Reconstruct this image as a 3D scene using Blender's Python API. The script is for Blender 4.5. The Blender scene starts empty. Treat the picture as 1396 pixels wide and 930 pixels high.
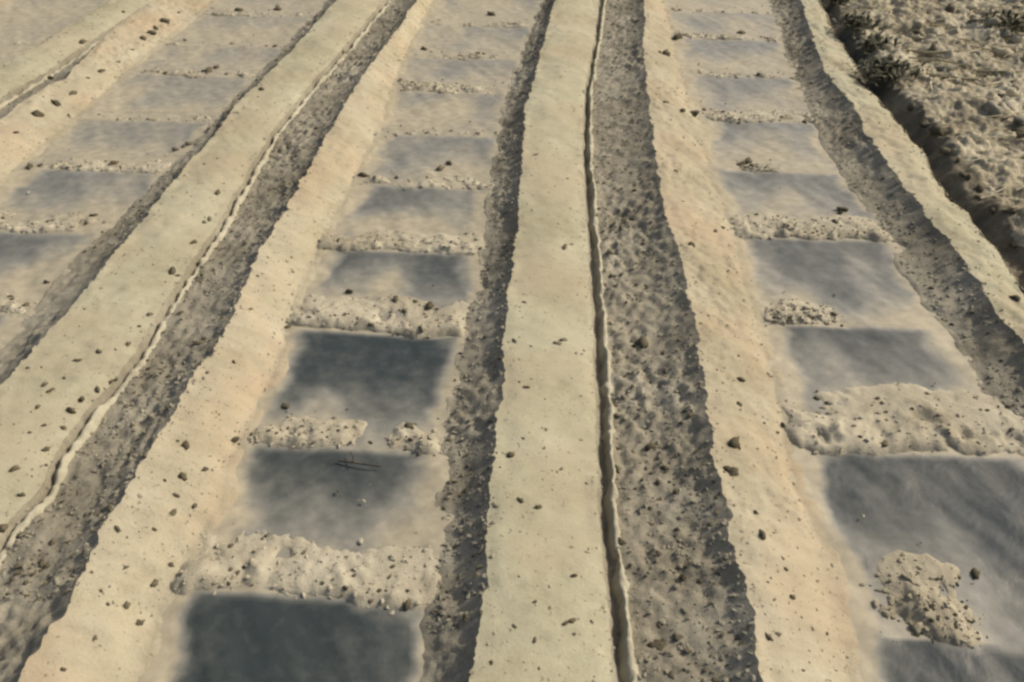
import bpy, bmesh, math, random
import numpy as np
from mathutils import Vector

random.seed(7)
rng = np.random.default_rng(7)
R = math.radians
scene = bpy.context.scene
col = scene.collection

# ------------------------------------------------------------------ camera
F_PX, W_PX, H_PX = 1150.0, 1396.0, 930.0
CAM_H = 1.5
PITCH = math.atan(855.0 / F_PX)
YAW = math.atan(107.0 / math.hypot(F_PX, 855.0))
cam_d = bpy.data.cameras.new('camera')
cam_d.sensor_width = 36.0
cam_d.lens = 36.0 * F_PX / W_PX
cam_d.clip_start = 0.02
cam_d.clip_end = 2000.0
cam = bpy.data.objects.new('camera', cam_d)
col.objects.link(cam)
cam.location = (0, 0, CAM_H)
cam.rotation_euler = (math.pi / 2 - PITCH, 0, YAW)
scene.camera = cam
scene.cycles.pixel_filter_type = 'BLACKMAN_HARRIS'
scene.cycles.filter_width = 2.7          # a soft phone picture

# ------------------------------------------------------------------ sky, sun, exposure
SUN_AZ = R(66.0)                          # measured from the row direction (+Y) to the right (+X)
SUN_EL = R(39.0)
world = bpy.data.worlds.new('World')
scene.world = world
world.use_nodes = True
wn = world.node_tree
bg = wn.nodes['Background']
sky = wn.nodes.new('ShaderNodeTexSky')
sky.sky_type = 'NISHITA'
sky.sun_disc = False
sky.sun_elevation = SUN_EL
sky.sun_rotation = SUN_AZ
sky.air_density = 1.0
sky.dust_density = 6.0
sky.ozone_density = 0.2
wn.links.new(sky.outputs[0], bg.inputs['Color'])
bg.inputs['Strength'].default_value = 0.11

sd = bpy.data.lights.new('sun', 'SUN')
sd.energy = 3.2
sd.angle = R(0.9)
sd.color = (1.0, 0.93, 0.80)
sun = bpy.data.objects.new('sun', sd)
col.objects.link(sun)
sdir = Vector((math.sin(SUN_AZ) * math.cos(SUN_EL), math.cos(SUN_AZ) * math.cos(SUN_EL), math.sin(SUN_EL)))
sun.rotation_euler = sdir.to_track_quat('Z', 'Y').to_euler()
sun.location = (6, 4, 6)

scene.view_settings.view_transform = 'Standard'
scene.view_settings.look = 'None'
scene.view_settings.exposure = 0.12
scene.view_settings.gamma = 1.0

# ------------------------------------------------------------------ pixel -> place on the ground
cf = np.array([-math.sin(YAW) * math.cos(PITCH), math.cos(YAW) * math.cos(PITCH), -math.sin(PITCH)])
cr = np.array([math.cos(YAW), math.sin(YAW), 0.0])
cu = np.cross(cr, cf)


def gp(px, py, z=0.0):
    d = cf * F_PX + cr * (px - W_PX / 2) - cu * (py - H_PX / 2)
    t = (z - CAM_H) / d[2]
    return float(d[0] * t), float(d[1] * t)


# ------------------------------------------------------------------ noise
def _hash(ix, iy, seed):
    h = (ix.astype(np.int64) * 374761393 + iy.astype(np.int64) * 668265263 + seed * 2147483647 + 1013904223) & 0xFFFFFFFF
    h = ((h ^ (h >> 13)) * 1274126177) & 0xFFFFFFFF
    h = (h ^ (h >> 16)) & 0xFFFFFFFF
    return h.astype(np.float64) / 4294967295.0


def vnoise(x, y, seed=0):
    x, y = np.broadcast_arrays(np.asarray(x, float), np.asarray(y, float))
    ix = np.floor(x); iy = np.floor(y)
    fx = x - ix; fy = y - iy
    fx = fx * fx * fx * (fx * (fx * 6 - 15) + 10); fy = fy * fy * fy * (fy * (fy * 6 - 15) + 10)
    a = _hash(ix, iy, seed); b = _hash(ix + 1, iy, seed)
    c = _hash(ix, iy + 1, seed); d = _hash(ix + 1, iy + 1, seed)
    return ((a + (b - a) * fx) * (1 - fy) + (c + (d - c) * fx) * fy) * 2 - 1


def fbm(x, y, seed=0, octs=4, gain=0.5):
    s = 0.0; a = 1.0; n = 0.0
    for o in range(octs):
        c_, s_ = math.cos(0.6 + 1.1 * o), math.sin(0.6 + 1.1 * o)      # each octave turned, so no lattice shows
        s = s + a * vnoise((x * c_ - y * s_) * 2 ** o + 13.1 * o, (x * s_ + y * c_) * 2 ** o - 7.7 * o, seed + o * 17)
        n += a; a *= gain
    return s / n


def sstep(a, b, x):
    t = np.clip((x - a) / (b - a), 0, 1)
    return t * t * (3 - 2 * t)


# ------------------------------------------------------------------ materials
def new_mat(name):
    m = bpy.data.materials.new(name)
    m.use_nodes = True
    nt = m.node_tree
    return m, nt, nt.nodes['Principled BSDF']


def N(nt, typ, **kw):
    n = nt.nodes.new(typ)
    for k, v in kw.items():
        if k in n.inputs:
            n.inputs[k].default_value = v
        else:
            setattr(n, k, v)
    return n


def ramp(nt, fac, stops):
    r = nt.nodes.new('ShaderNodeValToRGB')
    el = r.color_ramp.elements
    while len(el) < len(stops):
        el.new(0.5)
    for e, (p, c) in zip(el, stops):
        e.position = p
        e.color = (c[0], c[1], c[2], 1)
    nt.links.new(fac, r.inputs[0])
    return r


def soil_mat(name, c_lo, c_mid, c_hi, tint=None, bump=0.35, fine=160.0, speck=None):
    """dry earth: broad drift of tone, fine grain, fine relief"""
    m, nt, b = new_mat(name)
    tc = N(nt, 'ShaderNodeNewGeometry')
    P = tc.outputs['Position']
    n1 = N(nt, 'ShaderNodeTexNoise', Scale=3.2, Detail=5.0, Roughness=0.6)
    nt.links.new(P, n1.inputs['Vector'])
    n2 = N(nt, 'ShaderNodeTexNoise', Scale=fine, Detail=4.0, Roughness=0.65)
    nt.links.new(P, n2.inputs['Vector'])
    n4 = N(nt, 'ShaderNodeTexNoise', Scale=28.0, Detail=3.0, Roughness=0.6)
    nt.links.new(P, n4.inputs['Vector'])
    mx = N(nt, 'ShaderNodeMath', operation='MULTIPLY_ADD')
    nt.links.new(n2.outputs[0], mx.inputs[0]); mx.inputs[1].default_value = 0.45
    nt.links.new(n1.outputs[0], mx.inputs[2])
    ma = N(nt, 'ShaderNodeMath', operation='MULTIPLY_ADD')
    nt.links.new(n4.outputs[0], ma.inputs[0]); ma.inputs[1].default_value = 0.35
    nt.links.new(mx.outputs[0], ma.inputs[2])
    rp = ramp(nt, ma.outputs[0], [(0.62, c_lo), (0.9, c_mid), (1.15, c_hi)])
    # the ramp input is centred on ~0.9, so scale back into 0..1
    sc = N(nt, 'ShaderNodeMath', operation='MULTIPLY_ADD')
    nt.links.new(ma.outputs[0], sc.inputs[0]); sc.inputs[1].default_value = 1.1; sc.inputs[2].default_value = -0.49
    nt.links.new(sc.outputs[0], rp.inputs[0])
    rp.color_ramp.elements[0].position = 0.22
    rp.color_ramp.elements[1].position = 0.5
    rp.color_ramp.elements[2].position = 0.8
    out = rp.outputs[0]
    if tint is not None:
        n3 = N(nt, 'ShaderNodeTexNoise', Scale=2.1, Detail=3.0)
        nt.links.new(P, n3.inputs['Vector'])
        mr = N(nt, 'ShaderNodeMapRange')
        mr.inputs[1].default_value = 0.47; mr.inputs[2].default_value = 0.66
        mr.inputs[3].default_value = 0.0; mr.inputs[4].default_value = 0.75
        nt.links.new(n3.outputs[0], mr.inputs[0])
        mc = N(nt, 'ShaderNodeMix', data_type='RGBA')
        nt.links.new(mr.outputs[0], mc.inputs[0])
        nt.links.new(out, mc.inputs[6]); mc.inputs[7].default_value = (*tint, 1)
        out = mc.outputs[2]
    if speck is not None:
        vo = N(nt, 'ShaderNodeTexNoise', Scale=75.0, Detail=2.0)
        nt.links.new(P, vo.inputs['Vector'])
        mr = N(nt, 'ShaderNodeMapRange')
        mr.inputs[1].default_value = 0.66; mr.inputs[2].default_value = 0.74
        nt.links.new(vo.outputs[0], mr.inputs[0])
        mc = N(nt, 'ShaderNodeMix', data_type='RGBA')
        nt.links.new(mr.outputs[0], mc.inputs[0])
        nt.links.new(out, mc.inputs[6]); mc.inputs[7].default_value = (*speck, 1)
        out = mc.outputs[2]
    nt.links.new(out, b.inputs['Base Color'])
    b.inputs['Roughness'].default_value = 0.95
    b.inputs['Specular IOR Level'].default_value = 0.15
    bp = N(nt, 'ShaderNodeBump', Strength=bump, Distance=0.006)
    nt.links.new(ma.outputs[0], bp.inputs['Height'])
    nt.links.new(bp.outputs[0], b.inputs['Normal'])
    return m


M_CRUST = soil_mat('pale_soil_crust', (0.258, 0.235, 0.155), (0.338, 0.316, 0.220), (0.403, 0.380, 0.274), tint=(0.345, 0.292, 0.20), bump=0.5,
                   speck=(0.20, 0.172, 0.11))
M_CREST = soil_mat('pale_crest_soil', (0.27, 0.245, 0.172), (0.35, 0.325, 0.24), (0.42, 0.395, 0.30), bump=0.6)
M_BANK = soil_mat('tan_soil_bank', (0.25, 0.215, 0.14), (0.335, 0.30, 0.212), (0.40, 0.365, 0.27), tint=(0.362, 0.287, 0.192), bump=0.65,
                  speck=(0.19, 0.158, 0.098))
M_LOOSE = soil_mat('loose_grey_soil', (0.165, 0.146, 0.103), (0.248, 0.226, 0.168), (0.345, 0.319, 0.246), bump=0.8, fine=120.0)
M_HEAP = soil_mat('heaped_soil', (0.24, 0.21, 0.145), (0.36, 0.325, 0.24), (0.43, 0.395, 0.30), bump=0.7)
M_CLOD = soil_mat('moist_clod_soil', (0.055, 0.046, 0.028), (0.10, 0.086, 0.055), (0.20, 0.175, 0.12), bump=0.5)
M_WASTE = soil_mat('littered_soil', (0.15, 0.128, 0.083), (0.32, 0.283, 0.198), (0.48, 0.44, 0.33), bump=0.8, fine=90.0)
M_DITCH_SHADE = soil_mat('ditch_soil_painted_shade', (0.09, 0.077, 0.05), (0.165, 0.143, 0.098), (0.27, 0.24, 0.17), bump=0.8, fine=90.0)  # ditch soil colour darkened to paint in its shade
M_GROUND = soil_mat('field_soil', (0.24, 0.20, 0.13), (0.32, 0.275, 0.185), (0.40, 0.35, 0.25), bump=0.5, fine=60.0)


def film_mat():
    m, nt, b = new_mat('black_plastic_film')
    P = N(nt, 'ShaderNodeNewGeometry').outputs['Position']
    at = N(nt, 'ShaderNodeAttribute', attribute_name='dust_sheen')  # pale layer: soil dusting plus sky sheen painted as colour
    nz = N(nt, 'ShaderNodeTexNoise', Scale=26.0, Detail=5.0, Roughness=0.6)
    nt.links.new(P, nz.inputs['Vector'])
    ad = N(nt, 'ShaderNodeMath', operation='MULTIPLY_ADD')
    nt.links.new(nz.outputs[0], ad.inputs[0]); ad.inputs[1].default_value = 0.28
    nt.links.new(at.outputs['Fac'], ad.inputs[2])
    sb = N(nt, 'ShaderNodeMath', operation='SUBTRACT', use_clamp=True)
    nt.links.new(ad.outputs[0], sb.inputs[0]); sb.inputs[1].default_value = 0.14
    b.inputs['Base Color'].default_value = (0.036, 0.045, 0.043, 1)
    b.inputs['Roughness'].default_value = 0.2
    b.inputs['Specular IOR Level'].default_value = 0.5
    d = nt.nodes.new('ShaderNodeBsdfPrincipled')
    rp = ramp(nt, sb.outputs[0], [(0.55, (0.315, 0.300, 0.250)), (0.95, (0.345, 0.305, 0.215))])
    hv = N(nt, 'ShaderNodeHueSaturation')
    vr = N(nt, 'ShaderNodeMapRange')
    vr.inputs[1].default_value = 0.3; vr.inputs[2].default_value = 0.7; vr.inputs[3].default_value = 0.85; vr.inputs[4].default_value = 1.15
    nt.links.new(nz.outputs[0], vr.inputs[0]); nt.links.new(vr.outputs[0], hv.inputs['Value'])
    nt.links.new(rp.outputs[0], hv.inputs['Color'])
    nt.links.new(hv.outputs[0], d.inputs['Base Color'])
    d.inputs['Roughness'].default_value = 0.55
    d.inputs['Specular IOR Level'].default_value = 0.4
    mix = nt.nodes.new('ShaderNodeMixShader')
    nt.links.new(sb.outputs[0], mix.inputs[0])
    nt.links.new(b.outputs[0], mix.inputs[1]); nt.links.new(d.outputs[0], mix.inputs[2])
    nt.links.new(mix.outputs[0], nt.nodes['Material Output'].inputs['Surface'])
    bn = N(nt, 'ShaderNodeTexNoise', Scale=8.0, Detail=4.0, Distortion=0.4)
    nt.links.new(P, bn.inputs['Vector'])
    bp = N(nt, 'ShaderNodeBump', Strength=0.32, Distance=0.02)
    nt.links.new(bn.outputs[0], bp.inputs['Height'])
    nt.links.new(bp.outputs[0], b.inputs['Normal'])
    return m


M_FILM = film_mat()


def plain_mat(name, c1, c2, scale=20.0, rough=0.7):
    m, nt, b = new_mat(name)
    P = N(nt, 'ShaderNodeNewGeometry').outputs['Position']
    nz = N(nt, 'ShaderNodeTexNoise', Scale=scale, Detail=3.0)
    nt.links.new(P, nz.inputs['Vector'])
    rp = ramp(nt, nz.outputs[0], [(0.35, c1), (0.65, c2)])
    nt.links.new(rp.outputs[0], b.inputs['Base Color'])
    b.inputs['Roughness'].default_value = rough
    b.inputs['Specular IOR Level'].default_value = 0.25
    return m


M_STRAW = plain_mat('dry_straw', (0.34, 0.29, 0.18), (0.58, 0.52, 0.36), 14.0)
M_WEED = plain_mat('dusty_weed_leaf', (0.04, 0.042, 0.02), (0.085, 0.08, 0.045), 30.0)
M_TWIG = plain_mat('dark_twig', (0.05, 0.04, 0.028), (0.11, 0.09, 0.06), 60.0)


# ------------------------------------------------------------------ mesh helpers
def mesh_from(name, co, faces, mat, smooth=True, attrs=None):
    me = bpy.data.meshes.new(name)
    co = np.asarray(co, np.float32); faces = np.asarray(faces, np.int32)
    k = faces.shape[1]
    me.vertices.add(len(co)); me.vertices.foreach_set('co', co.ravel())
    me.loops.add(faces.size); me.loops.foreach_set('vertex_index', faces.ravel())
    me.polygons.add(len(faces))
    me.polygons.foreach_set('loop_start', np.arange(0, faces.size, k, dtype=np.int32))
    me.polygons.foreach_set('use_smooth', np.full(len(faces), smooth))
    me.update(calc_edges=True)
    for an, av in (attrs or {}).items():
        a = me.attributes.new(an, 'FLOAT', 'POINT')
        a.data.foreach_set('value', np.asarray(av, np.float32).ravel())
    me.materials.append(mat)
    return me


def grid_faces(ny, nx):
    i = np.arange(ny - 1)[:, None] * nx + np.arange(nx - 1)[None, :]
    i = i.ravel()
    return np.stack([i, i + 1, i + 1 + nx, i + nx], 1)


def link(name, me, parent=None, **props):
    o = bpy.data.objects.new(name, me)
    col.objects.link(o)
    if parent is not None:
        o.parent = parent
    for k, v in props.items():
        o[k] = v
    return o


# ------------------------------------------------------------------ rows: the edges of every strip, read off the photograph
Z = dict(P1L=0.068, P1R=0.036, CR=0.014, R1=0.078, FL=0.003, FR=0.002)
PERIOD = None
E = {}   # E[(row, edge)] = (ys, xs)


def edge(row, key, pts):
    w = np.array([gp(px, py, Z[key]) for px, py in pts])
    w = w[np.argsort(w[:, 1])]
    E[(row, key)] = (w[:, 1], w[:, 0])


# middle ridge and the bed to its right
edge(0, 'P1L', [(757, 0), (736, 75), (717, 143), (713, 215), (706, 302), (693, 390), (688, 461), (686, 533), (676, 586), (675, 615), (667, 686), (663, 733), (664, 797), (650, 866), (640, 930)])
edge(0, 'P1R', [(812, 0), (808, 54), (799, 93), (792, 150), (790, 193), (792, 269), (796, 322), (799, 390), (803, 461), (803, 500), (805, 551), (808, 622), (808, 651), (812, 740), (816, 812), (823, 866), (824, 930)])
edge(0, 'CR', [(824, 0), (815, 64), (808, 100), (803, 143), (803, 215), (808, 269), (812, 322), (819, 400), (822, 443), (826, 497), (831, 569), (830, 615), (836, 704), (845, 776), (855, 884), (862, 930)])
edge(0, 'R1', [(878, 0), (878, 72), (882, 125), (890, 179), (899, 251), (913, 304), (934, 372), (946, 430), (957, 515), (973, 586), (972, 615), (989, 686), (1011, 776), (1032, 848), (1041, 930)])
edge(0, 'FL', [(905, 0), (917, 60), (930, 107), (957, 172), (966, 233), (990, 290), (1002, 329), (1013, 382), (1028, 429), (1038, 461), (1054, 515), (1066, 590), (1076, 630), (1092, 690), (1128, 750), (1143, 800), (1148, 848), (1161, 930)])
edge(0, 'FR', [(1050, 0), (1071, 54), (1080, 107), (1104, 143), (1127, 197), (1159, 251), (1200, 304), (1211, 321), (1235, 372), (1268, 418), (1301, 458), (1329, 500), (1348, 535), (1383, 572), (1405, 600)])
# the ridge at the left and the bed between it and the middle ridge
edge(-1, 'P1L', [(458, 0), (394, 72), (322, 143), (287, 190), (251, 229), (182, 315), (136, 372), (82, 436), (36, 490), (0, 529)])
edge(-1, 'P1R', [(520, 0), (468, 64), (406, 133), (364, 186), (322, 258), (294, 308), (262, 354), (224, 411), (198, 458), (160, 511), (112, 565), (72, 620), (48, 672), (12, 712), (-14, 751)])
edge(-1, 'CR', [(533, 0), (480, 64), (419, 133), (376, 186), (334, 258), (304, 310), (276, 354), (236, 411), (211, 458), (175, 511), (129, 565), (92, 622), (64, 672), (29, 712), (0, 751)])
edge(-1, 'R1', [(568, 0), (536, 47), (493, 107), (461, 158), (380, 300), (351, 347), (322, 415), (294, 472), (261, 522), (229, 579), (201, 620), (165, 676), (133, 740), (90, 819), (36, 919)])
edge(-1, 'FL', [(590, 0), (552, 75), (532, 129), (507, 197), (479, 251), (432, 339), (405, 407), (388, 454), (376, 500), (345, 560), (312, 622), (296, 687), (255, 760), (218, 826), (200, 883), (186, 930)])
edge(-1, 'FR', [(744, 0), (726, 36), (708, 86), (688, 150), (674, 229), (665, 297), (656, 350), (648, 407), (636, 443), (624, 500), (613, 551), (600, 597), (600, 640), (594, 715), (598, 758), (592, 797), (585, 866), (580, 930)])
# the bed at the far left
edge(-2, 'FR', [(432, 18), (358, 97), (304, 154), (258, 200), (200, 265), (150, 312), (104, 354), (66, 400), (24, 450), (-20, 500)])
edge(-2, 'FL', [(290, 0), (190, 82), (115, 150), (29, 222), (-20, 272)])
edge(-2, 'R1', [(207, 0), (190, 14), (134, 57), (92, 104), (28, 140), (-20, 180)])
edge(-2, 'CR', [(185, 0), (165, 14), (109, 57), (66, 104), (0, 140)])
# last ridge at the right
edge(1, 'P1L', [(1092, 0), (1104, 36), (1122, 90), (1161, 143), (1193, 200), (1225, 243), (1262, 290), (1308, 347), (1340, 393), (1372, 443), (1396, 468)])
edge(1, 'P1R', [(1128, 0), (1147, 43), (1170, 72), (1186, 107), (1229, 158), (1268, 200), (1290, 243), (1326, 283), (1361, 322)])

YN, YF = -1.2, 7.2       # stretch with hand-read edges (beyond it the rows run on straight)


class Edge:
    """a strip's edge: x as a function of y, straight on outside the part that was read"""
    def __init__(self, ys, xs, key, seed):
        a = np.polyfit(ys, xs, 1)
        self.slope = float(np.clip(a[0], -0.04, 0.04)) * 0.6
        self.ys = np.asarray(ys); self.xs = np.asarray(xs)
        self.seed = seed; self.key = key
        self.jit = {'R1': 0.018, 'P1L': 0.012, 'FR': 0.022, 'FL': 0.020, 'P1R': 0.010, 'CR': 0.009}[key]

    def __call__(self, y):
        y = np.asarray(y, float)
        x = np.interp(y, self.ys, self.xs)
        x = x + np.where(y < self.ys[0], (y - self.ys[0]) * self.slope, 0) + np.where(y > self.ys[-1], (y - self.ys[-1]) * self.slope, 0)
        hi = {'R1': 0.010, 'P1L': 0.009, 'FR': 0.006, 'FL': 0.004, 'P1R': 0.006, 'CR': 0.0025}[self.key]
        return x + self.jit * fbm(y * 9.0, y * 0 + self.seed * 3.3, self.seed, 4, 0.6) + hi * fbm(y * 60.0, y * 0 + self.seed, self.seed + 5, 3, .8)


PERIOD = float(np.mean([np.interp(yy, *E[(0, k)]) - np.interp(yy, *E[(-1, k)]) for yy in (2.2, 3.0, 4.0, 5.0) for k in ('P1L', 'R1', 'CR', 'FL', 'FR')]))
print('PERIOD', PERIOD)
KEYS = ['P1L', 'P1R', 'CR', 'R1', 'FL', 'FR']
EDG = {}
for r in range(-4, 1):
    for k in KEYS:
        seed = 100 + r * 11 + KEYS.index(k)
        if (r, k) in E and len(E[(r, k)][0]) > 3:
            ys, xs = E[(r, k)]
            EDG[(r, k)] = Edge(ys, xs, k, seed)
        else:
            src = -1 if (k in ('P1L', 'P1R', 'CR', 'R1')) else (-2 if r < -2 else -1)
            ys, xs = E[(src, k)]
            EDG[(r, k)] = Edge(ys, xs - PERIOD * (src - r), k, seed)
for k in ('P1L', 'P1R'):
    EDG[(1, k)] = Edge(E[(1, k)][0], E[(1, k)][1] - (0.05 if k == 'P1R' else 0), k, 180)
    EDG[(1, k)].jit *= 1.8
# tabulate the edges and keep them in order from left to right
YT = np.concatenate([np.arange(-1.5, 9.0, 0.004), np.arange(9.0, 60.0, 0.05)])
SEQ = [(r, k) for r in range(-4, 1) for k in KEYS] + [(1, 'P1L'), (1, 'P1R')]
GAP = dict(P1L=0.04, P1R=0.06, CR=0.018, R1=0.05, FL=0.05, FR=0.2)
for r in range(-4, 1):
    EDG[(r, 'P1R')] = (lambda y, p=EDG[(r, 'P1R')], c=EDG[(r, 'CR')]: c(y) - (c(y) - p(y)) * 0.72)
prev = None
for q in SEQ:
    t = EDG[q](YT)
    if prev is not None:
        t = np.maximum(t, prev + GAP[q[1]])
    prev = t
    EDG[q] = lambda y, t=t: np.interp(y, YT, t)
for yy in (1.2, 2.5, 4, 6):
    print(yy, [round(float(EDG[(r, k)](yy)), 2) for r in range(-4, 1) for k in KEYS], round(float(EDG[(1, 'P1L')](yy)), 2), round(float(EDG[(1, 'P1R')](yy)), 2))

# rows of vertices: fine near the camera, coarser with distance
ys = [YN]
while ys[-1] < 45.0:
    y = ys[-1]
    d = 0.03 if y < 0.6 else (0.0065 + max(0, y - 0.9) * 0.0016 if y < 7.0 else 0.03 * (y / 7.0) ** 2)
    ys.append(y + d)
YG = np.array(ys)
print('rows', len(YG))


def nearw(y):
    return np.asarray(y) * 0 + 1.0


def bnoise(y, seed):
    return 0.007 * fbm(y * 20.0, y * 0 + seed * 1.7, seed, 4, 0.6)


STRIP = {}


def strip_surface(kind, u, x, y, width, zl, zr, seed):
    """height across one strip; u runs 0..1 from its left edge to its right edge"""
    edge_w = sstep(0, 1, np.minimum(u, 1 - u) * width / 0.03)
    if kind == 'ridge':      # broad smooth back tilted to the right
        z = zl + (zr - zl) * (0.6 * u + 0.4 * u ** 3) + 0.003 * np.sin(np.pi * u)
        n = 0.007 * fbm(x * 7, y * 7, 11, 3) + 0.004 * fbm(x * 26, y * 26, 12, 4, .6) * sstep(-0.2, 0.5, fbm(x * 2.5, y * 2.0, 13, 2))
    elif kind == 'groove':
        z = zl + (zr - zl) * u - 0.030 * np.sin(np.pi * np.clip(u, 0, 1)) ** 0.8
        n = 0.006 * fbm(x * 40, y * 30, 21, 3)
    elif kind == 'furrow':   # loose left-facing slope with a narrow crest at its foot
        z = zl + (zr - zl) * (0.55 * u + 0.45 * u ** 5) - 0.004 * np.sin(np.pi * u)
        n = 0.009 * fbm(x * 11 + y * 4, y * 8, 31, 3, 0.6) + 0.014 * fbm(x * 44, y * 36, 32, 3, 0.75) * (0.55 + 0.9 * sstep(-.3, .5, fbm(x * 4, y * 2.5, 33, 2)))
    elif kind == 'bank':     # P2, pale shoulder falling to the film
        z = zl + (zr - zl) * (0.6 * u + 0.4 * u ** 1.6) + 0.002 * np.sin(np.pi * u)
        n = 0.009 * fbm(x * 10 + y * 2, y * 8, 41, 3) + 0.011 * fbm(x * 34, y * 30, 42, 4, .7) * sstep(0.1, -0.5, fbm(x * 3, y * 2.4, 43, 2) - 0.25 * u)
    elif kind == 'lee':      # R2, loose slope up from the film to the next ridge
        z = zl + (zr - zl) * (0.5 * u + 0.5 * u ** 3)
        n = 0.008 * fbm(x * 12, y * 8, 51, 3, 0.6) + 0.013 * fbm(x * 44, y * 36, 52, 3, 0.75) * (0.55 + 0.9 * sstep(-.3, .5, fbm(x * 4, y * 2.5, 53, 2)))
    return z, n * edge_w


def strip_eval(kind, a, b, u, y):
    """x, z for strip between edges a and b (row, key)"""
    xa = EDG[a](y); xb = EDG[b](y)
    x = xa + (xb - xa) * u
    sa = 300 + a[0] * 11 + KEYS.index(a[1]); sb = 300 + b[0] * 11 + KEYS.index(b[1])
    z, n = strip_surface(kind, u, x, y, xb - xa, Z[a[1]], Z[b[1]], sa)
    w = xb - xa                       # the ragged lip dies out a few centimetres from the edge
    rag = bnoise(y, sa) * np.exp(-(u * w / 0.022) ** 2) + bnoise(y, sb) * np.exp(-((1 - u) * w / 0.022) ** 2)
    if kind == 'ridge' and a[0] == 1:     # the last ridge is rougher than the others
        n = n + 0.016 * fbm(x * 12, y * 10, 15, 4, .65) * sstep(0, .3, u)
    return x, z + n + rag


def film_z(x, y):
    return 0.006 * fbm(x * 5, y * 3.5, 71, 3) + 0.004 * fbm(x * 16 + y * 9, y * 6, 72, 3) + 0.002


STRIPS = []
for r in range(-4, 1):
    STRIPS += [('ridge', (r, 'P1L'), (r, 'P1R')), ('groove', (r, 'P1R'), (r, 'CR')), ('furrow', (r, 'CR'), (r, 'R1')),
               ('bank', (r, 'R1'), (r, 'FL')), ('lee', (r, 'FR'), (r + 1, 'P1L'))]
STRIPS.append(('ridge', (1, 'P1L'), (1, 'P1R')))
SNAME = dict(ridge='soil_ridge', groove='soil_groove', furrow='furrow_slope', bank='soil_bank', lee='ridge_flank')
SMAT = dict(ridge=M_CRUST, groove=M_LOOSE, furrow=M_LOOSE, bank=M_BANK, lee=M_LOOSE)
SCOL = dict(ridge=0.0075, groove=0.008, furrow=0.0075, bank=0.0075, lee=0.0075)

for kind, a, b in STRIPS:
    wmid = float(np.mean(EDG[b](np.array([1.5, 3, 5])) - EDG[a](np.array([1.5, 3, 5]))))
    res = SCOL[kind] * (2.2 if a[0] <= -3 else 1.0)
    u = np.linspace(0, 1, max(6, int(wmid / res)))
    yy = YG if a[0] > -3 else YG[::2]
    U, Y = np.meshgrid(u, yy)
    X, ZZ = strip_eval(kind, a, b, U, Y)
    # tuck an extra skirt under the film where the strip meets it
    if kind in ('bank', 'lee'):
        sgn = 1 if kind == 'bank' else -1
        xe = X[:, -1:] if kind == 'bank' else X[:, :1]
        ze = ZZ[:, -1:] if kind == 'bank' else ZZ[:, :1]
        k = np.linspace(0, 1, 11)[None, 1:]
        XX = xe + sgn * (0.06 if kind == 'bank' else 0.035) * k; YY = np.repeat(Y[:, :1], 10, 1)
        tongue = 0.008 * fbm(XX * 16, YY * 13, 46, 4, .65)
        Z2 = ze * (1 - k) ** 2 + (film_z(XX, YY) - 0.012 * k + tongue * (1 - k) + 0.002) * (1 - (1 - k) ** 2)
        Z2[:, -1] = -0.04
        if kind == 'bank':
            X = np.hstack([X, XX]); Y = np.hstack([Y, YY]); ZZ = np.hstack([ZZ, Z2])
        else:
            X = np.hstack([XX[:, ::-1], X]); Y = np.hstack([YY, Y]); ZZ = np.hstack([Z2[:, ::-1], ZZ])
    ny, nx = X.shape
    me = mesh_from(SNAME[kind], np.stack([X.ravel(), Y.ravel(), ZZ.ravel()], 1), grid_faces(ny, nx), SMAT[kind])
    link(SNAME[kind], me, kind='structure')


# thin pale crest standing between the groove and the furrow
for r in (-3, -2, -1, 0):
    yy = YG[YG < 20]
    uu = np.array([-2.2, -1.0, -.6, -.2, .2, .6, 1.0, 2.0])
    U, Y = np.meshgrid(uu, yy)
    hw = (0.0085 if r == 0 else 0.0105) + 0.006 * fbm(Y * 20, Y * 0 + r, 811 + r, 3)
    hh = 0.020 * np.clip(0.85 + 1.1 * fbm(Y * 12, Y * 0 + r, 821 + r, 4, .7), 0.2, 1.5) * (1.0 if r == 0 else 0.8)
    X = EDG[(r, 'CR')](Y) + 0.004 + U * hw
    zb = Z['CR'] + bnoise(Y, 300 + r * 11 + 2)
    ZZ = zb + np.where(np.abs(U) > 1.5, -0.025, hh * (1 - 0.75 * np.abs(U) ** 2.5) + 0.009 * fbm(X * 60, Y * 45, 831, 3, .7) - 0.004)
    me = mesh_from('soil_crest', np.stack([X.ravel(), Y.ravel(), ZZ.ravel()], 1), grid_faces(*X.shape), M_CREST)
    link('soil_crest', me, kind='structure')


def surface_z(x, y):
    """height of the soil (or film) at one place"""
    for kind, a, b in STRIPS:
        xa = float(EDG[a](y)); xb = float(EDG[b](y))
        if xa <= x <= xb:
            u = (x - xa) / (xb - xa)
            _, z = strip_eval(kind, a, b, np.array([u]), np.array([y]))
            return float(z[0]), kind, a[0]
    if x > float(EDG[(1, 'P1R')](y)):
        return float(waste_z(np.array([x]), np.array([y]))[0]), 'waste', 1
    return float(film_z(np.array([x]), np.array([y]))[0]), 'film', 0


def on_ground(px, py):
    z = 0.02
    for _ in range(4):
        x, y = gp(px, py, z)
        z, kind, row = surface_z(x, y)
    return x, y, z, kind, row


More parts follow.
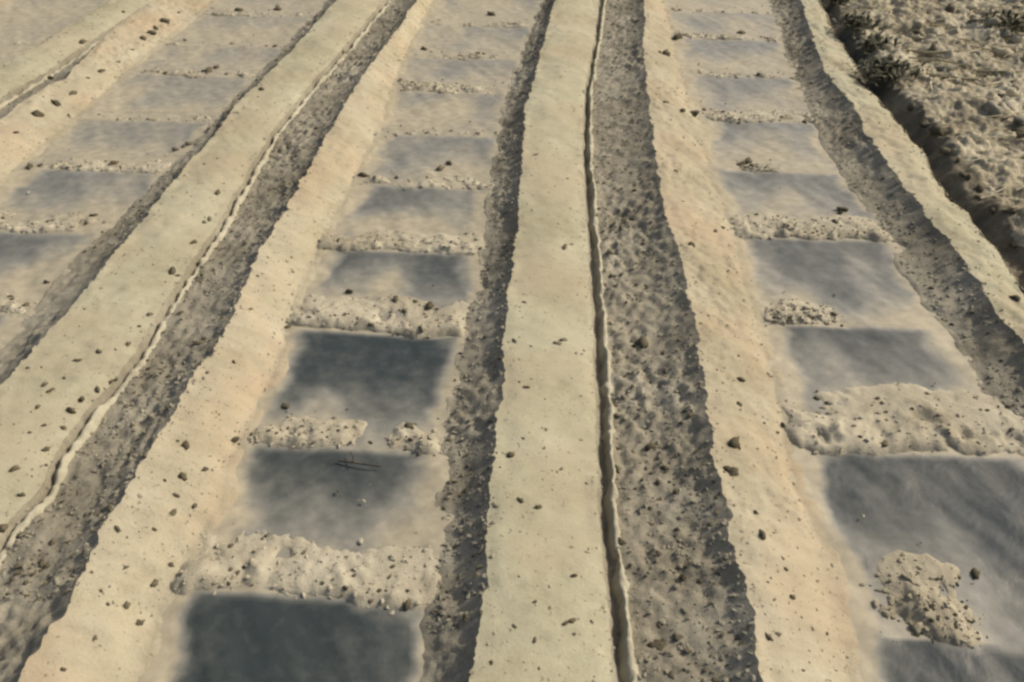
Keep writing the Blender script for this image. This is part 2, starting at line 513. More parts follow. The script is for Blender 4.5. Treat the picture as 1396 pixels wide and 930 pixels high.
# ground below everything and out to the horizon
gx = np.concatenate([-np.geomspace(600, 8, 10), np.linspace(-7, 7, 15), np.geomspace(8, 600, 10)])
gy = np.concatenate([-np.geomspace(600, 8, 10), np.linspace(-7, 50, 40), np.geomspace(60, 900, 8)])
GX, GY = np.meshgrid(gx, gy)
far = sstep(45, 60, np.hypot(GX, GY)) + sstep(9, 14, np.abs(GX)) + sstep(1.5, 4, -GY)
GZ = -0.09 + 0.09 * np.clip(far, 0, 1) + 0.02 * fbm(GX * 0.6, GY * 0.6, 5)
me = mesh_from('field_ground', np.stack([GX.ravel(), GY.ravel(), GZ.ravel()], 1), grid_faces(*GX.shape), M_GROUND)
link('field_ground', me, kind='structure')


# littered, unworked ground at the right of the last ridge
def waste_z(x, y):
    xa = EDG[(1, 'P1R')](y)
    d = x - xa
    z = Z['P1R'] + bnoise(y, 300 + 11 + 1)
    gw = 0.075 + 0.05 * fbm(y * 3, y * 0 + 4.0, 66, 3)
    rise = 0.030 * sstep(gw - 0.03, gw + 0.05, d) - 0.048 * sstep(0.0, 0.04, d) * (1 - sstep(gw - 0.05, gw + 0.03, d))
    lump = (0.050 * fbm(x * 6.5, y * 6.5, 61, 4, 0.55) + 0.030 * fbm(x * 22, y * 19, 62, 4, .7)) * sstep(0.0, 0.16, d)
    return z + rise + lump


nx = 330
wu = np.concatenate([np.linspace(0, 2.6, nx), np.linspace(2.65, 9, 40)])
yy = YG[YG > 0.5][::1]
U, Y = np.meshgrid(wu, yy)
X = EDG[(1, 'P1R')](Y) + U
X = X + 0.05 * fbm(Y * 9, Y * 0 + 2.0, 68, 4, .6) * np.exp(-((U - .125) / .06) ** 2)   # ragged ditch rim
ZZ = waste_z(X, Y)
nd = int(np.searchsorted(wu, 0.125))       # the ditch, shade painted into its dark soil, then the littered ground
for nm, sl, mt in (('soil_ditch', slice(0, nd + 1), M_DITCH_SHADE), ('littered_ground', slice(nd, None), M_WASTE)):
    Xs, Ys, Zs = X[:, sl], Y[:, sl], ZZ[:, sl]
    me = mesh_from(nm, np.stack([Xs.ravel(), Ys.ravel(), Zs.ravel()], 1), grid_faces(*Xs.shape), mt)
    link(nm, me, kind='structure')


# ------------------------------------------------------------------ plastic film on the beds, held down by soil heaps
# heaps: row -> list of (near edge in photo y, length m, height m, from u, to u, sparse 0..1)
HEAPS = {
    -1: [(818, .20, .034, -.05, 1.05, .16), (612, .13, .026, -.06, 1.02, .42), (452, .22, .034, -.03, 1.06, .14),
         (338, .17, .028, -.05, 1.05, .26), (250, .16, .022, 0, 1.03, .38), (180, .10, .014, -.05, 1., .62),
         (121, .17, .020, 0, 1.0, .45), (75, .12, .012, 0, .9, .62), (30, .15, .016, 0, 1.0, .55), (-14, .14, .022, 0, 1.0, .3)],
    0: [(864, .25, .060, .10, .50, .26), (612, .28, .038, -.04, 1.06, .16), (444, .16, .030, .02, .50, .10),
        (326, .22, .032, -.05, 1.04, .12), (236, .10, .018, .2, .55, .35), (167, .18, .024, -.03, 1.03, .36), (108, .12, .015, 0, .95, .58),
        (57, .16, .019, 0, 1.0, .45), (20, .12, .015, 0, 1.0, .55), (-16, .14, .020, 0, 1.0, .3)],
    -2: [(432, .14, .022, 0, 1.05, .3), (318, .18, .020, -.03, 1.05, .45), (232, .16, .020, .05, 1.0, .4), (162, .13, .014, .1, 1., .62),
         (100, .16, .018, .1, 1., .45), (58, .12, .014, 0, 1., .6), (16, .15, .017, 0, 1., .5), (-20, .14, .02, 0, 1., .3)],
    -3: [(60, .14, .008, 0, 1., .5), (-15, .14, .008, 0, 1., .5)],
}
BEDSAY = {-1: 'the film left of the middle ridge', 0: 'the film right of the middle ridge', -2: 'the film at the left edge', -3: 'the faint film in the top left corner'}
ORD = ['first', 'second', 'third', 'fourth', 'fifth', 'sixth', 'seventh', 'eighth', 'ninth', 'tenth']
# dusting and painted sheen on the film in front of each heap: (dust floor, dark length 0..1)
DARK = {-1: [(.0, 1.6), (.03, .60), (.0, .72), (.16, .60), (.38, .5), (.55, .4), (.55, .4), (.62, .35), (.62, .35), (.65, .3)],
        0: [(.02, 1.1), (.0, 1.05), (.10, .66), (.22, .60), (.40, .5), (.46, .5), (.58, .4), (.58, .4), (.65, .3), (.65, .3)],
        -2: [(.25, .6), (.35, .55), (.5, .5), (.66, .5), (.70, .5), (.76, .4), (.78, .4), (.78, .4)],
        -3: [(.93, .4)] * 4}


def hp_wob(X, seed):
    return 0.030 * fbm(X * 6, X * 0 + seed, seed, 3) + 0.010 * fbm(X * 30, X * 0 + seed, seed + 3, 3)


def heap_h(row, X, V, ynear, length, height, u0, u1, sparse, seed, fl, wid):
    U = (X - fl) / wid
    Y = ynear + V
    t = V / length
    front = sstep(-0.014, 0.026, V)                       # steeper face toward the camera
    back = 1 - sstep(0.10, 1.0, t) ** 0.8
    ew = .10 if u1 - u0 > .7 else .16
    uj = U + .06 * fbm(Y * 14, X * 3, seed + 60, 3)
    ends = sstep(u0 - .02, u0 + ew, uj) * (1 - sstep(u1 - ew, u1 + .02, uj))
    lump = fbm(X * 7, Y * 7, seed + 9, 4, 0.55)
    cover = sstep(sparse * 1.5 - 0.85, sparse * 1.5 - 0.20, lump + 0.35 * (1 - t))
    body = front * back * ends * cover
    pit = np.minimum(0, fbm(X * 11, Y * 10, seed + 40, 4, .6) + 0.10)
    clod = np.maximum(0, fbm(X * 19, Y * 17, seed + 50, 3, .6) - 0.12)
    h = body * (height * (0.62 + 0.7 * fbm(X * 5, Y * 6, seed + 20, 3)) + (0.036 * pit + 0.022 * clod) * (1 - 0.6 * sstep(.2, .7, t)) + 0.004 * fbm(X * 46, Y * 46, seed + 30, 3, .7) + 0.006)
    return np.maximum(h, -0.002)


def heap_mesh(row, ynear, length, height, u0, u1, sparse, seed):
    u = np.linspace(u0 - .06, u1 + .06, 110); v = np.linspace(-0.05, length, 46)
    U, V = np.meshgrid(u, v)
    yc = ynear + length * 0.4
    fl = float(EDG[(row, 'FL')](yc)); fr = float(EDG[(row, 'FR')](yc))
    X = fl + (fr - fl) * U
    Y = ynear + V + hp_wob(X, seed)
    h = heap_h(row, X, V, ynear, length, height, u0, u1, sparse, seed, fl, fr - fl)
    return X, Y, film_z(X, Y) + h - 0.0050 - 0.022 * (1 - sstep(-0.001, 0.006, h)), (fl, fr)


film_index = 0
HEAP_SPOTS = []
for row in (-1, 0, -2, -3):
    heaps = []
    for i, (py, L, hgt, u0, u1, sp) in enumerate(HEAPS[row]):
        mid = {-1: 400 + py * .1, 0: 1100, -2: 100, -3: 20}[row]
        heaps.append((gp(mid, py, 0.004)[1], L * 1.3, hgt * 0.58, u0, u1, sp))
    order = sorted(range(len(heaps)), key=lambda i: heaps[i][0])
    dk = DARK[row]
    heaps = [heaps[i] for i in order]; dk = [dk[i] for i in order]
    # ---- film thing and its panels
    root = link('mulch_film', None, label={-1: 'dusty black plastic mulch film on the bed left of the middle ridge',
                                           0: 'dusty black plastic mulch film on the bed right of the middle ridge',
                                           -2: 'pale dusty plastic mulch film on the bed along the left edge',
                                           -3: 'faint dusty plastic mulch film in the top left corner'}[row],
                category='plastic film', group='plastic films stretched over the beds')
    yb = heaps[0][0]
    root.location = (float(EDG[(row, 'FL')](yb) + EDG[(row, 'FR')](yb)) / 2, yb, 0.0)
    ro = np.array(root.location)
    cuts = [YN] + [h[0] + h[1] * 0.3 for h in heaps] + [heaps[-1][0] + 0.7, 40.0]
    for i in range(len(cuts) - 1):
        y0, y1 = cuts[i], cuts[i + 1]
        step = 0.009 + 0.0015 * max(0, y0 - 1)
        n = int((y1 - y0) / step) + 2 if y1 < 12 else 60
        u = np.linspace(-0.10, 1.10, 64)
        v = np.linspace(y0, y1, n) if y1 < 12 else np.geomspace(y0, y1, n)
        U, Y = np.meshgrid(u, v)
        fl = EDG[(row, 'FL')](Y); fr = EDG[(row, 'FR')](Y)
        # the film's own straight edges lie buried under the banks
        k = np.ones(15) / 15
        X = fl + (fr - fl) * U
        Zf = film_z(X, Y)
        hs_ = np.array([h[0] + h[1] * .3 for h in heaps])
        if 0 < i < len(heaps):
            tt = (Y - y0) / (y1 - y0)
            Zf = Zf - 0.008 * np.sin(np.pi * tt) ** 2 * sstep(-0.05, 0.2, U) * sstep(1.05, 0.8, U)
        # dust: soil plus painted sheen, dark before each heap, paler toward the nearer one
        dust_sheen = np.full(X.shape, 0.7)
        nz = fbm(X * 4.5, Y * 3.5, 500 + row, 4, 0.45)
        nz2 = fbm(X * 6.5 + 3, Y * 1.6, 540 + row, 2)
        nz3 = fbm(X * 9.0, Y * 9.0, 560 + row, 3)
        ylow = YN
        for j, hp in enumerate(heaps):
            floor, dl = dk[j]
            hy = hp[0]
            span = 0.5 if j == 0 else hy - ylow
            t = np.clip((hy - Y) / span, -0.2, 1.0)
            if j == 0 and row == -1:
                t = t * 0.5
            drift = sstep(dl - 0.55, dl + 0.30, t + (0.45 * nz + 0.42 * nz2) * (0.7 if j < 2 else 1.0))  # pale gradient paints sheen together with drifted soil
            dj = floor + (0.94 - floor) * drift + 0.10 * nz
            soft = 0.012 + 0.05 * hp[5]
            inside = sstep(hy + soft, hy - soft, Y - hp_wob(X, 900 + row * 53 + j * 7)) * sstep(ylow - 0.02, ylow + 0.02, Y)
            dust_sheen = dust_sheen * (1 - inside) + dj * inside
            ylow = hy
        for hp in heaps:                   # thin soil and painted sheen on the far side of each heap
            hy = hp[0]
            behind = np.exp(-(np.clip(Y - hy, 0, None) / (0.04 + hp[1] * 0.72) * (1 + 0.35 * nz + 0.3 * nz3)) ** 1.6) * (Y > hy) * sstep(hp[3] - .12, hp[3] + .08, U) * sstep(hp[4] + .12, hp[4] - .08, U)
            dust_sheen = np.maximum(dust_sheen, behind * (0.98 - 0.5 * hp[5]))
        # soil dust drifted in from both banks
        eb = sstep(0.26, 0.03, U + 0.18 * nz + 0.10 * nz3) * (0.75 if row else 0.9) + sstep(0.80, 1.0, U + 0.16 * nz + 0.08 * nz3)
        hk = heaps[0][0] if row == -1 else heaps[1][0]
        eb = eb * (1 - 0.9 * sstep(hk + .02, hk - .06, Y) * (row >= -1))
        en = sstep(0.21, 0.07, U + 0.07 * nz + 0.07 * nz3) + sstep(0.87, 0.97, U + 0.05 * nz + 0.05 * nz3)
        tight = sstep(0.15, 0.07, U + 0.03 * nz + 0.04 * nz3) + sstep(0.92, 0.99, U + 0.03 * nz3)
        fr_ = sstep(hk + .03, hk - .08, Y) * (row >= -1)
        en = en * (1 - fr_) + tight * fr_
        dust_sheen = np.clip(np.maximum(dust_sheen, 0.97 * np.maximum(eb, en)), 0, 1)
        co = np.stack([X.ravel(), Y.ravel(), Zf.ravel()], 1) - ro
        me = mesh_from('film_panel', co, grid_faces(*X.shape), M_FILM, attrs={'dust_sheen': dust_sheen})
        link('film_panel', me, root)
    # ---- heaps
    for i, h in enumerate(heaps):
        X, Y, Zz, (fl, fr) = heap_mesh(row, *h, 900 + row * 53 + i * 7)
        org = np.array([(fl + fr) / 2, h[0] + h[1] * 0.4, 0.0])
        me = mesh_from('soil_heap', np.stack([X.ravel(), Y.ravel(), Zz.ravel()], 1) - org, grid_faces(*X.shape), M_HEAP)
        nm = ORD[i]
        o = link('soil_heap', me, label='%s soil heap from the bottom across %s' % (nm, BEDSAY[row]),
                 category='soil heap', group='soil heaps holding down the film')
        o.location = org
        HEAP_SPOTS.append((row, h, fl, fr, ORD[i], 900 + row * 53 + i * 7))


# ------------------------------------------------------------------ clods
def ico(sub):
    bm = bmesh.new()
    bmesh.ops.create_icosphere(bm, subdivisions=sub, radius=1.0)
    co = np.array([v.co[:] for v in bm.verts]); fa = np.array([[v.index for v in f.verts] for f in bm.faces])
    bm.free()
    return co, fa


ICO1, ICF1 = ico(1)
ICO2, ICF2 = ico(2)
CLODS = {}
for mname, mt in (('moist', M_CLOD), ('dry', M_HEAP), ('grey', M_LOOSE)):
    L = []
    for k in range(7):
        c = ICO2.copy()
        d = fbm(c[:, 0] * 1.8 + k * 9 + c[:, 2], c[:, 1] * 1.8 - k * 5 + c[:, 2] * .7, 33 + k, 3, 0.7)
        c *= (1 + 0.95 * d)[:, None]
        c *= np.array([1.15, rng.uniform(.55, .9), rng.uniform(.5, .75)])
        L.append(mesh_from('soil_clod', c, ICF2, mt, smooth=True))
    CLODS[mname] = L

n_clod = 0
WHERE = {'ridge': {0: 'lying on the smooth pale ridge in the middle', -1: 'lying on the smooth pale ridge at the left', -2: 'on the pale ridge in the top left corner', 1: 'on the narrow pale ridge at the right', -3: 'on a far pale ridge at top left', -4: 'on a far pale ridge at top left'},
         'furrow': {0: 'in the rough furrow right of the middle ridge', -1: 'in the rough furrow along the left ridge', -2: 'in the faint furrow at top left'},
         'bank': {0: 'on the pale bank right of the middle furrow', -1: 'on the tan bank left of the middle film bed', -2: 'on the pale bank at top left'},
         'lee': {0: 'on the rough flank right of the right film bed', -1: 'on the rough flank left of the middle ridge', -2: 'on the rough flank along the left film bed'},
         'groove': {0: 'in the dark groove beside the middle ridge', -1: 'in the narrow groove beside the left ridge', -2: 'in the groove at top left'}}


def put_clod(x, y, z, size, mname, where):
    global n_clod
    me = random.choice(CLODS[mname])
    tone = {'moist': 'dark moist soil clod', 'dry': 'pale dry soil clod', 'grey': 'grey-brown crumbly soil clod'}[mname]
    o = link('soil_clod', me, label='%s %s' % (tone, where), category='soil clod', group='soil clods ' + where)
    o.location = (x, y, z + size * -0.05)
    s = size
    o.scale = (s, s * random.uniform(.8, 1.1), s * random.uniform(.8, 1.1))
    o.rotation_euler = (random.uniform(-.3, .3), random.uniform(-.3, .3), random.uniform(0, 6.28))
    n_clod += 1
    return o


def where_of(kind, row, x, y):
    if kind in WHERE and row in WHERE[kind]:
        return WHERE[kind][row]
    if kind == 'film':
        if x > EDG[(0, 'P1L')](y): return 'on the film bed right of the middle ridge'
        if x > EDG[(-1, 'P1L')](y): return 'on the film bed left of the middle ridge'
        return 'on the film bed at the left edge'
    if kind == 'waste':
        return 'in the straw-littered ground at the right'
    return 'on the rows at top left'


READ = [(767, 463, 11), (760, 468, 6), (697, 620, 8), (742, 611, 8), (765, 640, 7), (710, 683, 8), (733, 692, 10), (729, 821, 8), (780, 847, 12), (770, 850, 7), (729, 873, 9), (670, 903, 7), (735, 912, 8),
        (783, 785, 7), (769, 338, 7), (779, 333, 5), (701, 465, 7), (708, 521, 6), (717, 528, 6), (731, 211, 6), (286, 299, 13), (278, 303, 8), (297, 263, 7), (466, 66, 8), (356, 122, 7), (263, 330, 7), (234, 371, 10), (243, 376, 8), (204, 429, 10),
        (106, 492, 9), (62, 524, 6), (68, 533, 6), (147, 554, 9), (156, 515, 9), (152, 521, 7), (283, 508, 9), (319, 493, 7), (242, 600, 8), (253, 606, 9), (319, 601, 10), (326, 606, 7), (86, 583, 9), (63, 612, 8), (80, 614, 8), (394, 445, 8),
        (476, 438, 8), (476, 397, 7), (63, 385, 8), (15, 405, 7), (36, 416, 8), (389, 554, 7), (14, 712, 13), (4, 718, 10), (24, 720, 9), (210, 721, 8), (324, 737, 9), (317, 769, 9), (315, 785, 9), (288, 788, 8), (210, 797, 10), (256, 795, 9), (147, 823, 10), (172, 826, 8), (86, 912, 12),
        (172, 774, 8), (270, 744, 8), (344, 797, 10), (943, 334, 9), (1009, 518, 9), (1007, 551, 7), (1000, 606, 13), (1008, 612, 9), (990, 640, 12), (998, 645, 11), (1113, 543, 9), (1114, 533, 7), (1263, 538, 9), (1229, 543, 9), (1148, 583, 9), (1098, 425, 10), (1080, 434, 10),
        (1383, 407, 9), (1039, 729, 12), (1030, 699, 8), (1061, 864, 9), (1048, 869, 7), (1095, 914, 9), (1071, 776, 8), (1080, 815, 6), (1331, 783, 10), (1285, 788, 8), (1275, 802, 8), (907, 75, 10), (899, 72, 7), (921, 235, 7), (907, 140, 8), (1147, 285, 9),
        (876, 467, 14), (868, 470, 9), (905, 480, 8), (830, 345, 8), (848, 375, 9), (840, 390, 8), (862, 300, 8), (888, 610, 10), (842, 611, 9), (875, 655, 9), (900, 682, 10), (845, 738, 10), (860, 770, 8), (895, 880, 11), (925, 870, 9), (840, 640, 9),
        (540, 410, 11), (552, 425, 10), (586, 418, 11), (530, 438, 8), (480, 437, 8), (566, 412, 8), (402, 781, 12), (420, 776, 9), (1068, 580, 11), (1085, 572, 10), (1100, 590, 9), (1113, 570, 12), (1060, 590, 8),
        (945, 155, 9), (960, 150, 8), (930, 152, 8), (1010, 224, 10), (1020, 220, 8), (1145, 290, 8), (985, 310, 9), (1000, 305, 8), (975, 315, 8), (1120, 300, 7), (600, 230, 9), (612, 222, 8), (495, 240, 8), (482, 243, 7),
        (250, 200, 10), (260, 196, 8), (240, 204, 7), (155, 224, 7), (285, 97, 9), (295, 92, 8), (225, 100, 8), (40, 228, 9), (55, 226, 8), (95, 160, 8), (70, 108, 8), (113, 56, 9), (168, 16, 9), (196, 53, 7), (213, 40, 7), (380, 12, 8), (325, 15, 7), (252, 55, 7), (690, 290, 7), (578, 67, 7), (545, 110, 8), (670, 20, 8), (925, 52, 9), (1010, 45, 9), (955, 15, 7), (970, 100, 8)]
READ += [(243, 14, 7), (225, 30, 7), (205, 46, 8), (180, 68, 7), (160, 82, 7), (137, 96, 8), (120, 106, 9), (98, 122, 7), (75, 140, 8), (50, 155, 7), (22, 178, 8),
         (52, 555, 7), (96, 560, 8), (120, 590, 7), (40, 590, 8), (70, 650, 9), (110, 545, 7), (133, 530, 7), (20, 640, 8), (175, 470, 7), (190, 445, 6), (88, 515, 6), (135, 480, 6), (30, 675, 8), (60, 580, 6),
         (235, 700, 9), (250, 650, 10), (225, 655, 9), (265, 690, 10), (280, 640, 8), (240, 675, 8), (190, 850, 9), (130, 870, 8), (232, 770, 9), (245, 800, 8), (160, 720, 8)]
READ += [(1245, 140, 12), (1262, 165, 11), (1278, 178, 13), (1292, 205, 12), (1305, 222, 11), (1322, 240, 13), (1340, 255, 12), (1358, 280, 13), (1375, 295, 12), (1390, 312, 12), (1232, 128, 10), (1335, 268, 10), (1312, 238, 9)]
READ_OUT = []
for px, py, pr in READ:
    x, y, z, kind, row = on_ground(px, py)
    dist = math.sqrt(x * x + y * y + (CAM_H - z) ** 2)
    size = pr * 0.5 * dist / F_PX * 1.1 * random.uniform(.5, 1.5)
    lift = 0.012 if kind == 'film' else 0.0
    READ_OUT.append((py, put_clod(x, y, z, size, 'moist', where_of(kind, row, x, y)), where_of(kind, row, x, y)))

# clods counted up from the bottom of the photograph along their strip
TENS = ['', '', 'twenty', 'thirty']
ONES = ['', 'first', 'second', 'third', 'fourth', 'fifth', 'sixth', 'seventh', 'eighth', 'ninth', 'tenth', 'eleventh', 'twelfth', 'thirteenth', 'fourteenth',
        'fifteenth', 'sixteenth', 'seventeenth', 'eighteenth', 'nineteenth', 'twentieth']
def nth_word(n):
    return ONES[n] if n <= 20 else ('thirtieth' if n == 30 else TENS[n // 10] + '-' + ONES[n % 10])
cnt = {}
for py, o, w in sorted(READ_OUT, key=lambda q: -q[0]):
    cnt[w] = cnt.get(w, 0) + 1
    o['label'] = '%s dark clod from the bottom %s' % (nth_word(cnt[w]), w)

# heap crumbs and random clods that show singly
for row, h, fl, fr, nth, hs in HEAP_SPOTS:
    if row == -3:
        continue
    for _ in range(3):
        uu = random.uniform(max(0.02, h[3]), min(.98, h[4])); vv = random.uniform(0.0, 0.6)
        x = fl + (fr - fl) * uu; y = h[0] + h[1] * vv
        hz = heap_h(row, np.array([x]), np.array([h[1] * vv]), *h, hs, fl, fr - fl)[0]
        y += hp_wob(np.array([x]), hs)[0]
        put_clod(x, y, film_z(np.array([x]), np.array([y]))[0] + max(0, hz - .005), random.uniform(.006, .014), random.choice(['moist', 'dry', 'grey']),
                 'on the %s heap, %s' % (nth, BEDSAY[row].replace('the film', 'film', 1)))
print('clods', n_clod)


# ------------------------------------------------------------------ crumbs: far too many to count, one object for each strip
def crumbs(name, pts, sizes, mat, sub=ICO1, subf=ICF1, **props):
    n = len(pts)
    a = rng.uniform(0, 2 * np.pi, n)
    ca, sa = np.cos(a), np.sin(a)
    base = np.repeat(sub[None], n, 0)
    base = base * (1 + rng.uniform(-.45, .45, (n, len(sub), 1)))
    base = base * rng.uniform([.75, .5, .4], [1.4, 1.0, .8], (n, 3))[:, None, :]
    x = base[..., 0] * ca[:, None] - base[..., 1] * sa[:, None]
    y = base[..., 0] * sa[:, None] + base[..., 1] * ca[:, None]
    co = np.stack([x, y, base[..., 2]], -1) * sizes[:, None, None] + pts[:, None, :]
    fa = subf[None] + (np.arange(n) * len(sub))[:, None, None]
    me = mesh_from(name, co.reshape(-1, 3), fa.reshape(-1, 3), mat, smooth=False)
    return link(name, me, kind='stuff', **props)


def scatter(kind, a, b, n, ylo, yhi, smin, smax, upow=None, seed=0):
    y = ylo + (yhi - ylo) * rng.uniform(0, 1, n) ** 1.25
    u = rng.uniform(0.01, .99, n)
    if upow is not None:
        u = upow(u)
    keep = rng.uniform(0, 1, n) < np.clip(0.62 + 0.9 * fbm(u * 2.0, y * 6, 77 + seed, 3), 0.08, 1)
    y = y[keep]; u = u[keep]
    x, z = strip_eval(kind, a, b, u, y)
    s = smin * (smax / smin) ** (rng.uniform(0, 1, len(x)) ** 2.2)
    return np.stack([x, y, z + s * 0.05], 1), s


SAY = {0: 'beside the middle ridge', -1: 'beside the left ridge', -2: 'of the far left bed', 1: 'at the right'}
for kind, a, b in STRIPS:
    r = a[0]
    if r < -2:
        continue
    ylo = {0: .85, -1: 1.0, -2: 2.4, 1: 2.0}[r]
    if kind == 'furrow':
        p, s = scatter(kind, a, b, 9000 if r > -2 else 2000, ylo, 6.6, .0016, .0080, seed=r)
        crumbs('soil_crumbs', p, s, M_LOOSE, label='grey soil crumbs strewn in the rough furrow ' + SAY[r], category='soil crumbs')
        p, s = scatter(kind, a, b, 1500 if r > -2 else 250, ylo, 6.6, .0025, .010, seed=r + 5)
        crumbs('soil_crumbs', p, s, M_CLOD, label='dark soil crumbs strewn in the rough furrow ' + SAY[r], category='soil crumbs')
    elif kind == 'lee':
        p, s = scatter(kind, a, b, 6500 if r > -2 else 2500, ylo, 6.6, .0016, .0080, seed=r)
        crumbs('soil_crumbs', p, s, M_LOOSE, label='grey soil crumbs on the rough flank between film and ridge ' + {0: 'at the right', -1: 'in the middle', -2: 'at the left'}[r], category='soil crumbs')
        p, s = scatter(kind, a, b, 700, ylo, 6.6, .0025, .009, seed=r + 5)
        crumbs('soil_crumbs', p, s, M_CLOD, label='dark soil crumbs on the rough flank between film and ridge ' + {0: 'at the right', -1: 'in the middle', -2: 'at the left'}[r], category='soil crumbs')
    elif kind in ('ridge', 'bank'):
        p, s = scatter(kind, a, b, 1400 if kind == 'bank' else 900, ylo, 6.6, .0014, .005, seed=r + 9)
        crumbs('soil_crumbs', p, s, M_BANK if kind == 'bank' else M_CRUST, label='fine pale soil crumbs on the %s %s' % ('bank' if kind == 'bank' else 'smooth ridge', SAY[r]), category='soil crumbs')
        p, s = scatter(kind, a, b, 700, ylo, 6.6, .0016, .0065, upow=lambda q: np.where(q < .5, .22 * (q * 2) ** 2, 1 - .22 * ((1 - q) * 2) ** 2), seed=r + 21)
        crumbs('soil_crumbs', p, s, M_LOOSE, label='grey soil crumbs spilt along the edges of the %s %s' % ('bank' if kind == 'bank' else 'smooth ridge', SAY[r]), category='soil crumbs')
        p, s = scatter(kind, a, b, 260, ylo, 6.6, .0016, .0055, seed=r + 23)
        crumbs('soil_crumbs', p, s, M_CLOD, label='dark soil specks on the %s %s' % ('bank' if kind == 'bank' else 'smooth ridge', SAY[r]), category='soil crumbs')
    elif kind == 'groove':
        p, s = scatter(kind, a, b, 500, ylo, 6.6, .002, .007, seed=r + 13)
        crumbs('soil_crumbs', p, s, M_LOOSE, label='small soil crumbs in the narrow groove ' + SAY[r], category='soil crumbs')
for row in (-1, 0, -2):
    P = []; S = []
    for rr, h, fl, fr, nth, hs in HEAP_SPOTS:
        if rr != row:
            continue
        n = 420
        u = rng.uniform(h[3], h[4], n); V = h[1] * (np.abs(rng.normal(0, .5, n)) - .05)
        x = fl + (fr - fl) * np.clip(u, -.03, 1.03); y = h[0] + V + hp_wob(x, hs)
        hz = heap_h(row, x, V, *h, hs, fl, fr - fl)
        keep = (hz > 0.004) | (rng.uniform(0, 1, n) < .10)
        s = .0015 + .0055 * rng.uniform(0, 1, n) ** 3
        P.append(np.stack([x, y, film_z(x, y) + np.maximum(hz - .005, 0) + s * .2], 1)[keep]); S.append(s[keep])
    P = np.concatenate(P); S = np.concatenate(S)
    k = int(len(P) * .72); pm = rng.permutation(len(P))
    crumbs('soil_crumbs', P[pm[:k]], S[pm[:k]], M_HEAP, label='fine pale soil crumbs scattered over ' + BEDSAY[row], category='soil crumbs')
    crumbs('soil_crumbs', P[pm[k:]], S[pm[k:]], M_CLOD, label='fine dark soil crumbs scattered over ' + BEDSAY[row], category='soil crumbs')

# ------------------------------------------------------------------ littered ground at the right: straw, stalks, clods, weeds
def blade(bmco, bmfa, p, az, L, w, lift, curl, th=0.35):
    """a bent, slightly thick straw: rings of three points"""
    n = 5; k = 3
    d = np.array([math.cos(az), math.sin(az), 0]); s = np.array([-math.sin(az), math.cos(az), 0])
    base = len(bmco)
    for i in range(n):
        t = i / (n - 1)
        c = np.array(p) + d * (t - .5) * L + s * curl * L * (t - .5) ** 2 + np.array([0, 0, lift * L * (0.25 - (t - .5) ** 2) + (t - .5) * L * random.uniform(-.02, .02)])
        ww = w * (1 - .35 * t)
        for q in range(k):
            an = q * 2 * math.pi / k
            bmco.append(c + s * ww * math.cos(an) + np.array([0, 0, ww * th * math.sin(an)]))
    for i in range(n - 1):
        for q in range(k):
            a = base + i * k + q; b = base + i * k + (q + 1) % k
            bmfa.append((a, b, b + k, a + k))


def waste_point(px, py):
    z = 0.05
    for _ in range(4):
        x, y = gp(px, py, z)
        z = float(waste_z(np.array([x]), np.array([y]))[0])
    return x, y, z


co = []; fa = []
for _ in range(1500):
    y = random.uniform(2.6, 7.2); x = float(EDG[(1, 'P1R')](y)) + .14 + 2.1 * random.random() ** 1.2
    if vnoise(np.array([x * 4]), np.array([y * 4]), 91)[0] < -0.25:
        continue
    z = float(waste_z(np.array([x]), np.array([y]))[0])
    blade(co, fa, (x, y, z + .004), random.gauss(0.0, .7), random.uniform(.04, .18), random.uniform(.002, .006), random.uniform(0, .3), random.uniform(-.4, .4))
me = mesh_from('straw_litter', np.array(co), np.array(fa), M_STRAW)
link('straw_litter', me, kind='stuff', label='short dry straw pieces strewn over the rough ground at the right', category='straw')

STALKS = []
for k in range(46):
    px = random.uniform(1190, 1400); py = random.uniform(0, 250)
    if py > (px - 1150) * 0.95 - 20:
        continue
    x, y, z = waste_point(px, py)
    co = []; fa = []
    blade(co, fa, (0, 0, 0), random.gauss(-.15, .5), random.uniform(.18, .38), random.uniform(.006, .013), random.uniform(0, .25), random.uniform(-.3, .3), .6)
    me = mesh_from('straw_stalk', np.array(co), np.array(fa), M_STRAW)
    o = link('straw_stalk', me, label='long pale dry stalk lying in the littered ground at the top right', category='stalk', group='dry stalks in the littered ground')
    o.location = (x, y, z + .010)
    STALKS.append((py, o))
for i, (py, o) in enumerate(sorted(STALKS, key=lambda q: -q[0])):
    o['label'] = '%s dry pale stalk from the bottom in the littered ground at the top right' % nth_word(i + 1)
CL2 = []
for k in range(130):
    px = random.uniform(1180, 1396); py = random.uniform(0, 240)
    if py > (px - 1170) * 0.95 - 10:
        continue
    x, y, z = waste_point(px, py)
    CL2.append((py, put_clod(x, y, z, random.uniform(.012, .05), random.choice(['grey', 'grey', 'dry', 'moist', 'moist']), 'among the straw at the top right')))
cnt = {}
for py, o in sorted(CL2, key=lambda q: -q[0]):
    w = o['label'].split(' among')[0].replace('soil clod', 'clod')
    cnt[w] = cnt.get(w, 0) + 1
    o['label'] = '%s %s from the bottom among the straw at the top right' % (nth_word(cnt[w]), w)


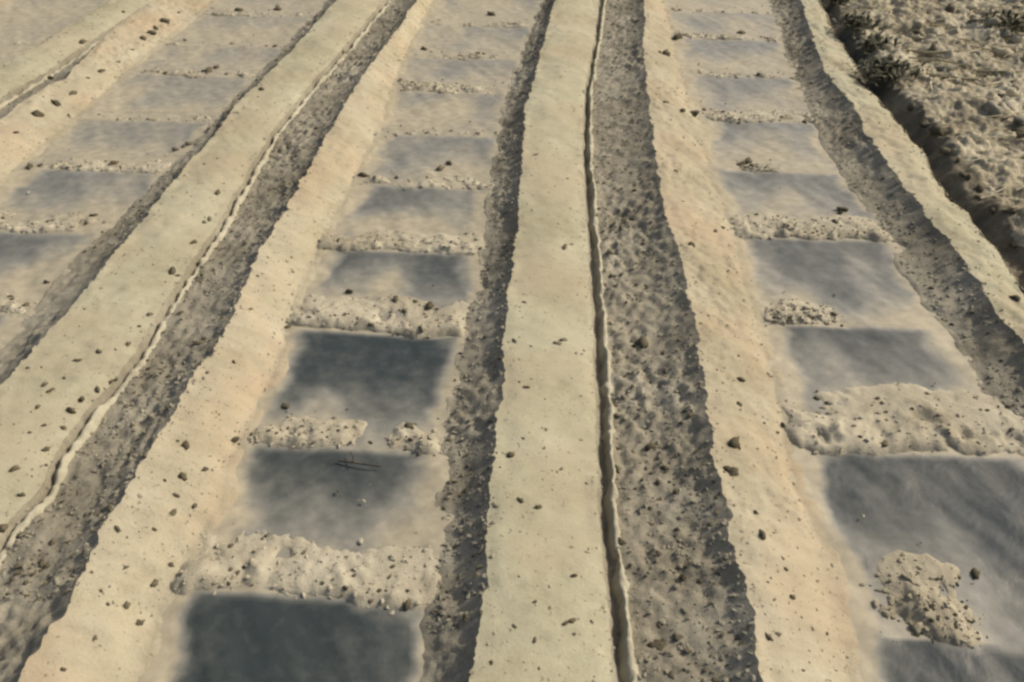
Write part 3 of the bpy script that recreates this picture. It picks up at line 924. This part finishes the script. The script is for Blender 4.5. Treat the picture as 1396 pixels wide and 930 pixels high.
def weed(px, py, h, spread, n, label):
    x, y, z = waste_point(px, py)
    root = link('weed_tuft', None, label=label, category='weed', group='weeds in the groove at the right')
    root.location = (x, y, z)
    co = []; fa = []
    for _ in range(int(n * 2.4)):
        az = random.uniform(0, 6.28); el = random.uniform(.2, 1.2); L = h * random.uniform(.25, .8)
        d = np.array([math.cos(az) * math.cos(el), math.sin(az) * math.cos(el), math.sin(el)])
        s = np.array([-math.sin(az), math.cos(az), 0]); nrm = np.cross(d, s)
        o0 = np.array([random.gauss(0, spread * .38), random.gauss(0, spread * .38), random.uniform(0, h * .3)])
        w = L * random.uniform(.07, .13); b = len(co)
        for t, ww in ((0, .15), (.35, .8), (.7, 1), (1.0, .05)):
            c = o0 + d * L * t - np.array([0, 0, 1]) * L * .35 * t * t
            co += [c - s * w * ww, c + nrm * w * .12 * ww, c + s * w * ww]
        for i in range(3):
            for q in range(2):
                a = b + i * 3 + q
                fa.append((a, a + 1, a + 4, a + 3))
    link('foliage', mesh_from('foliage', np.array(co), np.array(fa), M_WEED), root)
    co = []; fa = []
    for q in range(3):
        blade(co, fa, (random.gauss(0, .006), random.gauss(0, .006), h * .12), random.uniform(0, 6), h * .5, .002, .8, .2, 1)
    link('stem', mesh_from('stem', np.array(co), np.array(fa), M_TWIG), root)


weed(1140, 4, .11, .12, 60, 'small dark weed tuft in the groove at the top edge')
weed(1166, 34, .12, .14, 90, 'dark leafy weed tuft in the groove, second from the top edge')
weed(1194, 68, .12, .14, 90, 'dark leafy weed tuft in the middle of the groove row')
weed(1206, 104, .13, .17, 110, 'largest dark weed tuft, lowest in the groove at the top right')
weed(1380, 34, .12, .20, 90, 'dark weed tuft by the right edge at the top')
weed(1350, 102, .07, .09, 40, 'small weed tuft in the straw near the right edge')

# a dry twig lying on the film
x, y, z, kind, row = on_ground(490, 635)
root = link('dry_twig', None, label='thin dark forked twig lying on the film left of the middle ridge', category='twig')
root.location = (x, y, z + .006)
co = []; fa = []
blade(co, fa, (0, 0, 0), -.12, .11, .0032, .08, .1, .9)
link('stick', mesh_from('stick', np.array(co), np.array(fa), M_TWIG), root)
co = []; fa = []
blade(co, fa, (-.018, .016, .006), 2.0, .045, .0024, .2, .2, .9)
link('fork', mesh_from('fork', np.array(co), np.array(fa), M_TWIG), root)
